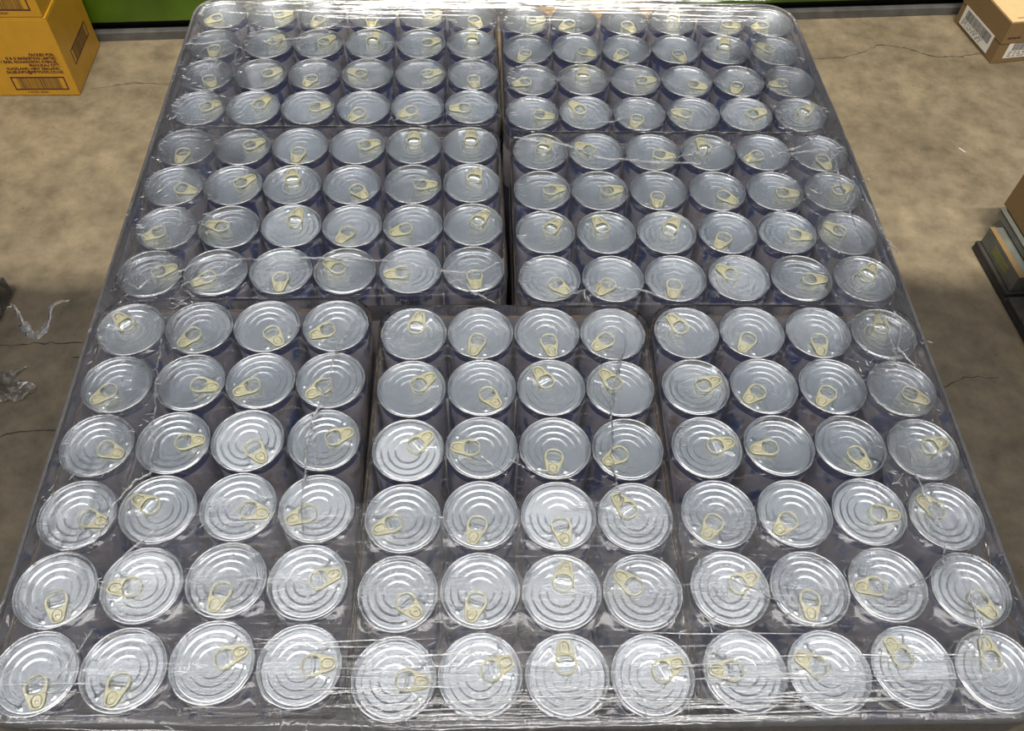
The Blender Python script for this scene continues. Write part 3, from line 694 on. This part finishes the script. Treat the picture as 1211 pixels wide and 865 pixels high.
# ---------------------------------------------------------------- gold cartons, left
def barcode(x0, z0, x1, z1, seed):
    """bars in the local XZ plane at y = 0 facing -y, plus a dark frame"""
    rn = random.Random(seed); fr = .0042 if x1 - x0 > .165 - .01 and z1 - z0 < .0465 else .0038; d = .0004
    frame = [(x0, -d, z0, x1, 0, z0 + fr), (x0, -d, z1 - fr, x1, 0, z1), (x0, -d, z0 + fr, x0 + fr, 0, z1 - fr), (x1 - fr, -d, z0 + fr, x1, 0, z1 - fr)]
    bars = []; m_ = (x1 - x0) * .11; x = x0 + m_
    while x < x1 - m_:
        wd = rn.choice((.0008, .0012, .002, .0028)); bars.append((x, -d, z0 + fr, min(x + wd, x1 - m_), 0, z1 - fr)); x += wd + rn.choice((.0008, .0014, .002))
    return frame, bars
nv = Vector((-.0215, .2545, 0)).normalized(); tv = Vector((nv.y, -nv.x, 0))
yaw = math.atan2(tv.y, tv.x)
CH = .2595; CW = .40; CD = .263
def gold_carton(name, z, x_off, label, full=True):
    root = bpy.data.objects.new(name, None); C.objects.link(root); root.location = (-1.368 + tv.x * x_off, 2.17 + tv.y * x_off, z); root.rotation_euler = (0, 0, yaw)
    tag(root, label, 'carton')
    link('carton_body', boxes_mesh('carton_body', [(-CW, 0, .0005, 0, CD, CH - .001)], M_gold, .003), root)
    fl_ = link('top_flap', boxes_mesh('top_flap', [(-CW, .0, CH - .0012, -.0005, CD / 2 - .001, CH + .0022)], M_gold, .0008), root)
    link('top_flap', boxes_mesh('top_flap', [(-CW, CD / 2 + .001, CH - .0012, -.0005, CD, CH + .0022)], M_gold, .0008), root)
    return root
c1 = gold_carton('gold_carton', 0, 0, 'gold carton on the floor at upper left, with black address print and two barcodes')
fr, br = barcode(-.183, .022, -.024, .068, 1)
link('barcode', boxes_mesh('barcode', fr, M_gold_dark), c1).name = 'barcode_frame'
link('barcode', boxes_mesh('barcode', br, M_bar), c1)
me = text_mesh('digits', '9 421903 185204', .0085, M_gold_dark, .0001, 'LEFT'); o = link('printed_digits', me, c1, (-.150, -.0006, .0115)); o.rotation_euler = (PI / 2, 0, 0)
lines = ['PACKED FOR:', 'G & G MARKETING LIMITED,', '11 EARL RICHARDSON AVENUE,', 'MANUKAU CITY,', 'AUCKLAND, NEW ZEALAND.', 'SALES.INFO@PETFOOD.CO.NZ']
for i, s_ in enumerate(lines):
    me = text_mesh('address_line', s_, .0118, M_gold_dark, .0001, 'RIGHT', .00035); o = link('address_line', me, c1, (-.0185 - (.004 if i % 2 == 0 else .0), -.0006, .1395 - i * .0117)); o.rotation_euler = (PI / 2, 0, 0)
me = text_mesh('side_print', '7%', .014, M_gold_dark, .0001, 'RIGHT', .0005); o = link('printed_digits', me, c1, (-.212, -.0006, .098)); o.rotation_euler = (PI / 2, 0, 0)
fr, br = barcode(.056, .071, .216, .118, 2)      # right side face
for nm, bx, mt in (('barcode_frame', fr, M_gold_dark), ('barcode', br, M_bar)):
    o = link(nm, boxes_mesh(nm, bx, mt), c1, (0, 0, 0), PI / 2)
c2 = gold_carton('gold_carton', CH + .0025, -.006, 'upper gold carton stacked on the one with the printed address')
fr, br = barcode(-.183, .022, -.024, .068, 1)
link('barcode_frame', boxes_mesh('barcode_frame', fr, M_gold_dark), c2); link('barcode', boxes_mesh('barcode', br, M_bar), c2)
me = text_mesh('digits', '9 421903 185204', .0085, M_gold_dark, .0001, 'LEFT'); o = link('printed_digits', me, c2, (-.150, -.0006, .0115)); o.rotation_euler = (PI / 2, 0, 0)

# ---------------------------------------------------------------- cartons behind the stack
def carton_behind(x0, x1, y0, dep, h, label, flapped):
    root = bpy.data.objects.new('gold_carton', None); C.objects.link(root); root.location = (x0, y0, 0); root.rotation_euler = (0, 0, .09)
    tag(root, label, 'carton')
    link('carton_body', boxes_mesh('carton_body', [(0, 0, .0005, x1 - x0, dep, h)], M_gold, .003), root)
    o = link('top_flap', boxes_mesh('top_flap', [(-.004, -.012, h, x1 - x0 + .004, dep * .5, h + .004)], M_gold, .001), root)
    if flapped:
        link('top_flap', boxes_mesh('top_flap', [(.15, -.03, h + .005, x1 - x0 + .012, dep * .4, h + .009)], M_gold, .001), root)
carton_behind(-.385, -.225, 2.36, .12, .225, 'gold carton behind the stack, seen above the rear left tray', False)
carton_behind(-.005, .365, 2.37, .14, .215, 'gold carton with lifted flap behind the rear right tray', True)

# ---------------------------------------------------------------- green rack at the back
gdir = math.atan2(2.836 - 2.446, 1.519 + 1.391)
def rack(xa, xb, name, label):
    root = bpy.data.objects.new(name, None); C.objects.link(root); root.location = (-1.391, 2.452, 0); root.rotation_euler = (0, 0, gdir)
    tag(root, label, 'shelf'); return root
rk = rack(0, 3, 'display_rack', 'green painted rack base with gap shade painted black and grey rail along the floor')
link('floor_rail', boxes_mesh('floor_rail', [(-1.2, 0, 0, 3.8, .03, .030)], M_plinth, .002), rk)
link('recess_shade', boxes_mesh('recess_shade', [(-1.2, .035, 0, 3.8, .05, .075)], M_gap_shade), rk)  # black strip stands in for the shade under the green panel
link('green_panel', boxes_mesh('green_panel', [(-1.2, .006, .062, 1.0, .032, .60)], M_green, .003), rk)
link('green_panel', boxes_mesh('green_panel', [(1.76, .006, .062, 3.8, .032, .60)], M_green, .003), rk)
link('opening_shade', boxes_mesh('opening_shade', [(1.0, .03, .075, 1.76, .05, .60)], M_gap_shade), rk)  # black sheet in place of the shaded depth between the panels
link('scuff', boxes_mesh('scuff', [(.10, .0055, .145, .112, .006, .149), (.23, .0055, .168, .262, .006, .171)], M_label), rk)['label'] = 'pale scuffs on the paint'

# ---------------------------------------------------------------- open brown box, upper right
bx_n = Vector((-.0547, .2419, 0)).normalized(); bt = Vector((.1192, .0176, 0)).normalized()
bx = bpy.data.objects.new('cardboard_box', None); C.objects.link(bx); bx.location = (1.553, 2.554, 0); bx.rotation_euler = (0, 0, math.atan2(bx_n.y, bx_n.x) - PI / 2)
tag(bx, 'brown cardboard box with two white barcode labels on the floor at upper right', 'box')
BW, BD, BH = .36, .252, .150
link('box_body', boxes_mesh('box_body', [(0, 0, .0005, BW, BD, .073)], M_kraft, .002), bx)
link('box_lid', boxes_mesh('box_lid', [(-.0016, -.0016, .0735, BW + .0016, BD + .0016, BH)], M_kraft, .0015), bx)['label'] = 'upper half of the box, closed over the lower'
ov = [(.085 + .050 * math.cos(a), .185 + .042 * math.sin(a)) for a in [2 * PI * k / 40 for k in range(40)]]
tp = curve_mesh('top_panel', [[(.004, .004), (BW, .004), (BW, BD - .004), (.004, BD - .004)], ov], .0004, 0, M_kraft_pale)
o = link('top_panel', tp, bx, (0, 0, BH + .0006)); o['label'] = 'pale top panel with a dark oval cut-out'
dk = [(x, y) for x, y in ov]
V = [(x, y, BH + .0002) for x, y in ov]; link('cut_out_shade', mesh_of('cut_out_shade', V, [tuple(range(40))], M_gap_shade), bx)  # black disc painted as the shade inside the hole
ov2 = [(.100 + .047 * math.cos(a), .175 + .040 * math.sin(a)) for a in [2 * PI * k / 40 for k in range(40)]]
link('cut_out_tongue', curve_mesh('cut_out_tongue', [ov2], .0003, 0, M_kraft_pale), bx, (0, 0, BH + .0009))
def ship_label(parent, x0, z0, x1, z1, seed, rot):
    g = link('shipping_label', boxes_mesh('shipping_label', [(x0, -.0008, z0, x1, -.0001, z1)], M_label), parent, (0, 0, 0), rot); g['label'] = 'white paper barcode label'
    rn = random.Random(seed); bars = []; x = x0 + .018
    while x < x1 - .012:
        wd = rn.choice((.001, .002, .0034)); bars.append((x, -.0012, z0 + (z1 - z0) * .42, x + wd, -.0008, z1 - .006)); x += wd + rn.choice((.0008, .0014))
    link('barcode', boxes_mesh('barcode', bars, M_label_ink), g)
    txt = []
    for rw in range(3):
        zz = z0 + .006 + rw * .007; x = x0 + .012
        while x < x1 - .05:
            wd = rn.uniform(.004, .014); txt.append((x, -.0012, zz, x + wd, -.0008, zz + .0035)); x += wd + rn.uniform(.002, .012)
    link('small_print', boxes_mesh('small_print', txt, M_label_ink), g)
ship_label(bx, -.224, .013, -.040, .078, 5, -PI / 2)
for o in bx.children:
    if o.name.startswith('shipping_label'): o.location = (-.0018, 0, 0)
ship_label(bx, .034, .018, .21, .084, 6, 0)
me = text_mesh('print', 'RECYCLE ME', .008, M_gold_dark, .0001, 'LEFT', .0004); o = link('small_lettering', me, bx, (.013, -.0022, .0925)); o.rotation_euler = (PI / 2, 0, 0)
me = text_mesh('print', 'THIS SIDE UP', .008, M_kraft, .0001, 'LEFT', .0003); o = link('small_lettering', me, bx, (.03, .02, BH + .0012))

# ---------------------------------------------------------------- dark pallet with goods, right edge
PD = .03; rp = bpy.data.objects.new('dark_pallet', None); C.objects.link(rp); rp.location = (1.248, 1.687, 0); pyaw = math.atan2(.3139, -.0398) - PI / 2
rp.rotation_euler = (0, 0, pyaw); tag(rp, 'low dark dirty skid on the floor at the right edge, carrying a carton stack', 'pallet')
for i in range(5):
    link('deck_board', boxes_mesh('deck_board', [(0, -1.0 + i * .202, PD - .014, .8, -1.0 + i * .202 + .192, PD)], M_wood_dark, .002), rp)
for xx in (0, .35, .7):
    link('bearer', boxes_mesh('bearer', [(xx, -1.0, .001, xx + .09, 0, PD - .0145)], M_wood_dark, .002), rp)
def yawed(name, x, y, z, label, cat):
    o = bpy.data.objects.new(name, None); C.objects.link(o); o.location = (x, y, z); o.rotation_euler = (0, 0, pyaw); tag(o, label, cat); return o
g1 = yawed('printed_tray', 1.2575, 1.690, PD + .001, 'grey printed carton tray with faded yellow print on the dark skid', 'tray')
link('tray_board', boxes_mesh('tray_board', [(0, -.187, 0, .42, -.006, .052)], M_grey_board, .002), g1)
link('printed_mark', boxes_mesh('printed_mark', [(-.0006, -.14, .014, 0, -.06, .038)], M_moss), g1)
link('tray_edge', boxes_mesh('tray_edge', [(.0, -.187, .0525, .014, -.006, .0545)], M_kraft, .0005), g1)['label'] = 'bare brown board edge'
g2 = yawed('grey_slab', 1.289, 1.730, PD + .0565, 'flat grey slab lying between the printed tray and the brown carton', 'packing slab')
link('slab_board', boxes_mesh('slab_board', [(0, -.33, 0, .4, .0, .022)], M_slab, .003), g2)
link('slab_lip', boxes_mesh('slab_lip', [(-.002, -.33, .0225, .012, .0, .026)], M_grey_board, .001), g2)
g3 = yawed('brown_carton', 1.299, 1.746, PD + .083, 'tall plain brown carton at the right edge, above the grey slab', 'carton')
link('carton_body', boxes_mesh('carton_body', [(0, -.33, 0, .4, .0, .16)], M_kraft, .003), g3)
link('top_flap', boxes_mesh('top_flap', [(0, -.164, .1602, .4, .0, .164)], M_kraft, .001), g3)
link('top_flap', boxes_mesh('top_flap', [(0, -.33, .1602, .4, -.166, .164)], M_kraft, .001), g3)

# ---------------------------------------------------------------- film-wrapped dark crate, left edge
lk = bpy.data.objects.new('dark_crate', None); C.objects.link(lk); lk.location = (-1.275, 1.38, 0); lk.rotation_euler = (0, 0, .02)
tag(lk, 'dark crate wrapped in film at the left edge of the floor', 'crate')
link('crate_body', boxes_mesh('crate_body', [(-.5, -.11, 0, 0, 0, .055)], M_wood_dark, .004), lk)
V, F, U = [], [], []
rn = random.Random(8); NX, NZ = 24, 10
for j in range(NZ + 1):
    for i in range(NX + 1):
        yy = -.115 + .12 * i / NX; t_ = j / NZ
        x, z = (.004, .056 * t_ / .5) if t_ < .5 else (.004 - .06 * (t_ - .5) / .5, .060)
        V.append((x + rn.gauss(0, .0012), yy, z + .002 + abs(rn.gauss(0, .0012)))); U.append((yy, t_ * .12))
for j in range(NZ):
    for i in range(NX): a_ = j * (NX + 1) + i; F.append((a_, a_ + 1, a_ + NX + 2, a_ + NX + 1))
link('crate_film', mesh_of('crate_film', V, F, M_scrap, False, U), lk)

# loose film scraps on the floor
def crumple(name, cx_, cy_, rx, ry, h, seed, label, angle=0):
    rn = random.Random(seed); N = 26; V, F, U = [], [], []
    for j in range(N + 1):
        for i in range(N + 1):
            u, v = i / N * 2 - 1, j / N * 2 - 1; r_ = math.hypot(u, v)
            x = u * rx * (1 + .3 * math.sin(v * 5 + seed)) + rn.gauss(0, .003); y = v * ry * (1 + .3 * math.sin(u * 4 + seed)) + rn.gauss(0, .003)
            X = x * math.cos(angle) - y * math.sin(angle); Y = x * math.sin(angle) + y * math.cos(angle)
            z = .002 + h * max(0, 1 - r_ * .8) * (.4 + .6 * rn.random()) + rn.random() * .003
            V.append((X, Y, z)); U.append((x, y))
    for j in range(N):
        for i in range(N):
            a_ = j * (N + 1) + i
            if math.hypot(i / N * 2 - 1, j / N * 2 - 1) < 1.05: F.append((a_, a_ + 1, a_ + N + 2, a_ + N + 1))
    o = link(name, mesh_of(name, V, F, M_scrap, False, U), None, (cx_, cy_, 0)); tag(o, label, 'plastic film'); return o
crumple('film_scrap', -1.215, 1.075, .085, .065, .03, 3, 'glinting crumpled clear film on the floor at the left edge', .3)
crumple('film_scrap', -1.235, .865, .035, .05, .015, 6, 'small wisp of clear film on the floor below the larger crumple', .2)
def strand(pts, wd, seed):
    whisk_ = []
    rn = random.Random(seed); P = []
    for (x0, y0), (x1, y1) in zip(pts[:-1], pts[1:]):
        n = max(2, int(math.hypot(x1 - x0, y1 - y0) / .004))
        for i in range(n): P.append((x0 + (x1 - x0) * i / n, y0 + (y1 - y0) * i / n))
    V, F, U = [], [], []
    for i, (x, y) in enumerate(P):
        a_, b_ = P[max(0, i - 1)], P[min(len(P) - 1, i + 1)]; dx, dy = b_[0] - a_[0], b_[1] - a_[1]; l_ = math.hypot(dx, dy); nx_, ny_ = -dy / l_, dx / l_
        ww = wd * (.5 + rn.random()) * (1.8 if .3 < i / len(P) < .65 else .8)
        for q, h in ((-1, 0), (-.3, .003), (.3, .0015), (1, .001)): V.append((x + nx_ * ww * q, y + ny_ * ww * q, .0012 + h + rn.random() * .001)); U.append((i * .004, q * ww))
        if i: F += [((i - 1) * 4 + k, (i - 1) * 4 + k + 1, i * 4 + k + 1, i * 4 + k) for k in range(3)]
    return mesh_of('film_strand', V, F, M_scrap, True, U)
o = link('film_strand', strand([(-1.275, 1.325), (-1.258, 1.331), (-1.228, 1.30), (-1.204, 1.268), (-1.175, 1.238), (-1.155, 1.245), (-1.150, 1.29), (-1.162, 1.335), (-1.145, 1.35), (-1.115, 1.356)], .006, 2))
tag(o, 'twisted strand of clear film lying in a hook on the floor, left', 'plastic film')
o = link('floor_chip', boxes_mesh('floor_chip', [(-.012, -.0012, 0, .012, .0012, .002)], M_label, .0005), None, (1.335, 2.10, .0006), -.9)
tag(o, 'tiny pale splinter on the floor at right', 'splinter')

# ---------------------------------------------------------------- tall store shelving behind the photographer (shades the near floor)
sr = bpy.data.objects.new('store_shelving', None); C.objects.link(sr); sr.location = (.056, -.9, 0); sr.rotation_euler = (0, 0, .062)
tag(sr, 'tall pale steel store shelving across the aisle behind the photographer', 'shelving')
for z in (.12, 1.2, 2.4, 3.6, 4.8, 6.0, 7.19):
    link('shelf_board', boxes_mesh('shelf_board', [(-5, -1.1, z - .05, 5, 0, z)], M_steel, .003), sr)
link('back_panel', boxes_mesh('back_panel', [(-5, -.62, 0, 5, -.60, 7.14)], M_steel), sr)
for x in (-5, -2.5, 0, 2.5, 5):
    link('upright', boxes_mesh('upright', [(x - .04, -1.16, 0, x + .04, -1.105, 7.19)], M_steel, .002), sr)
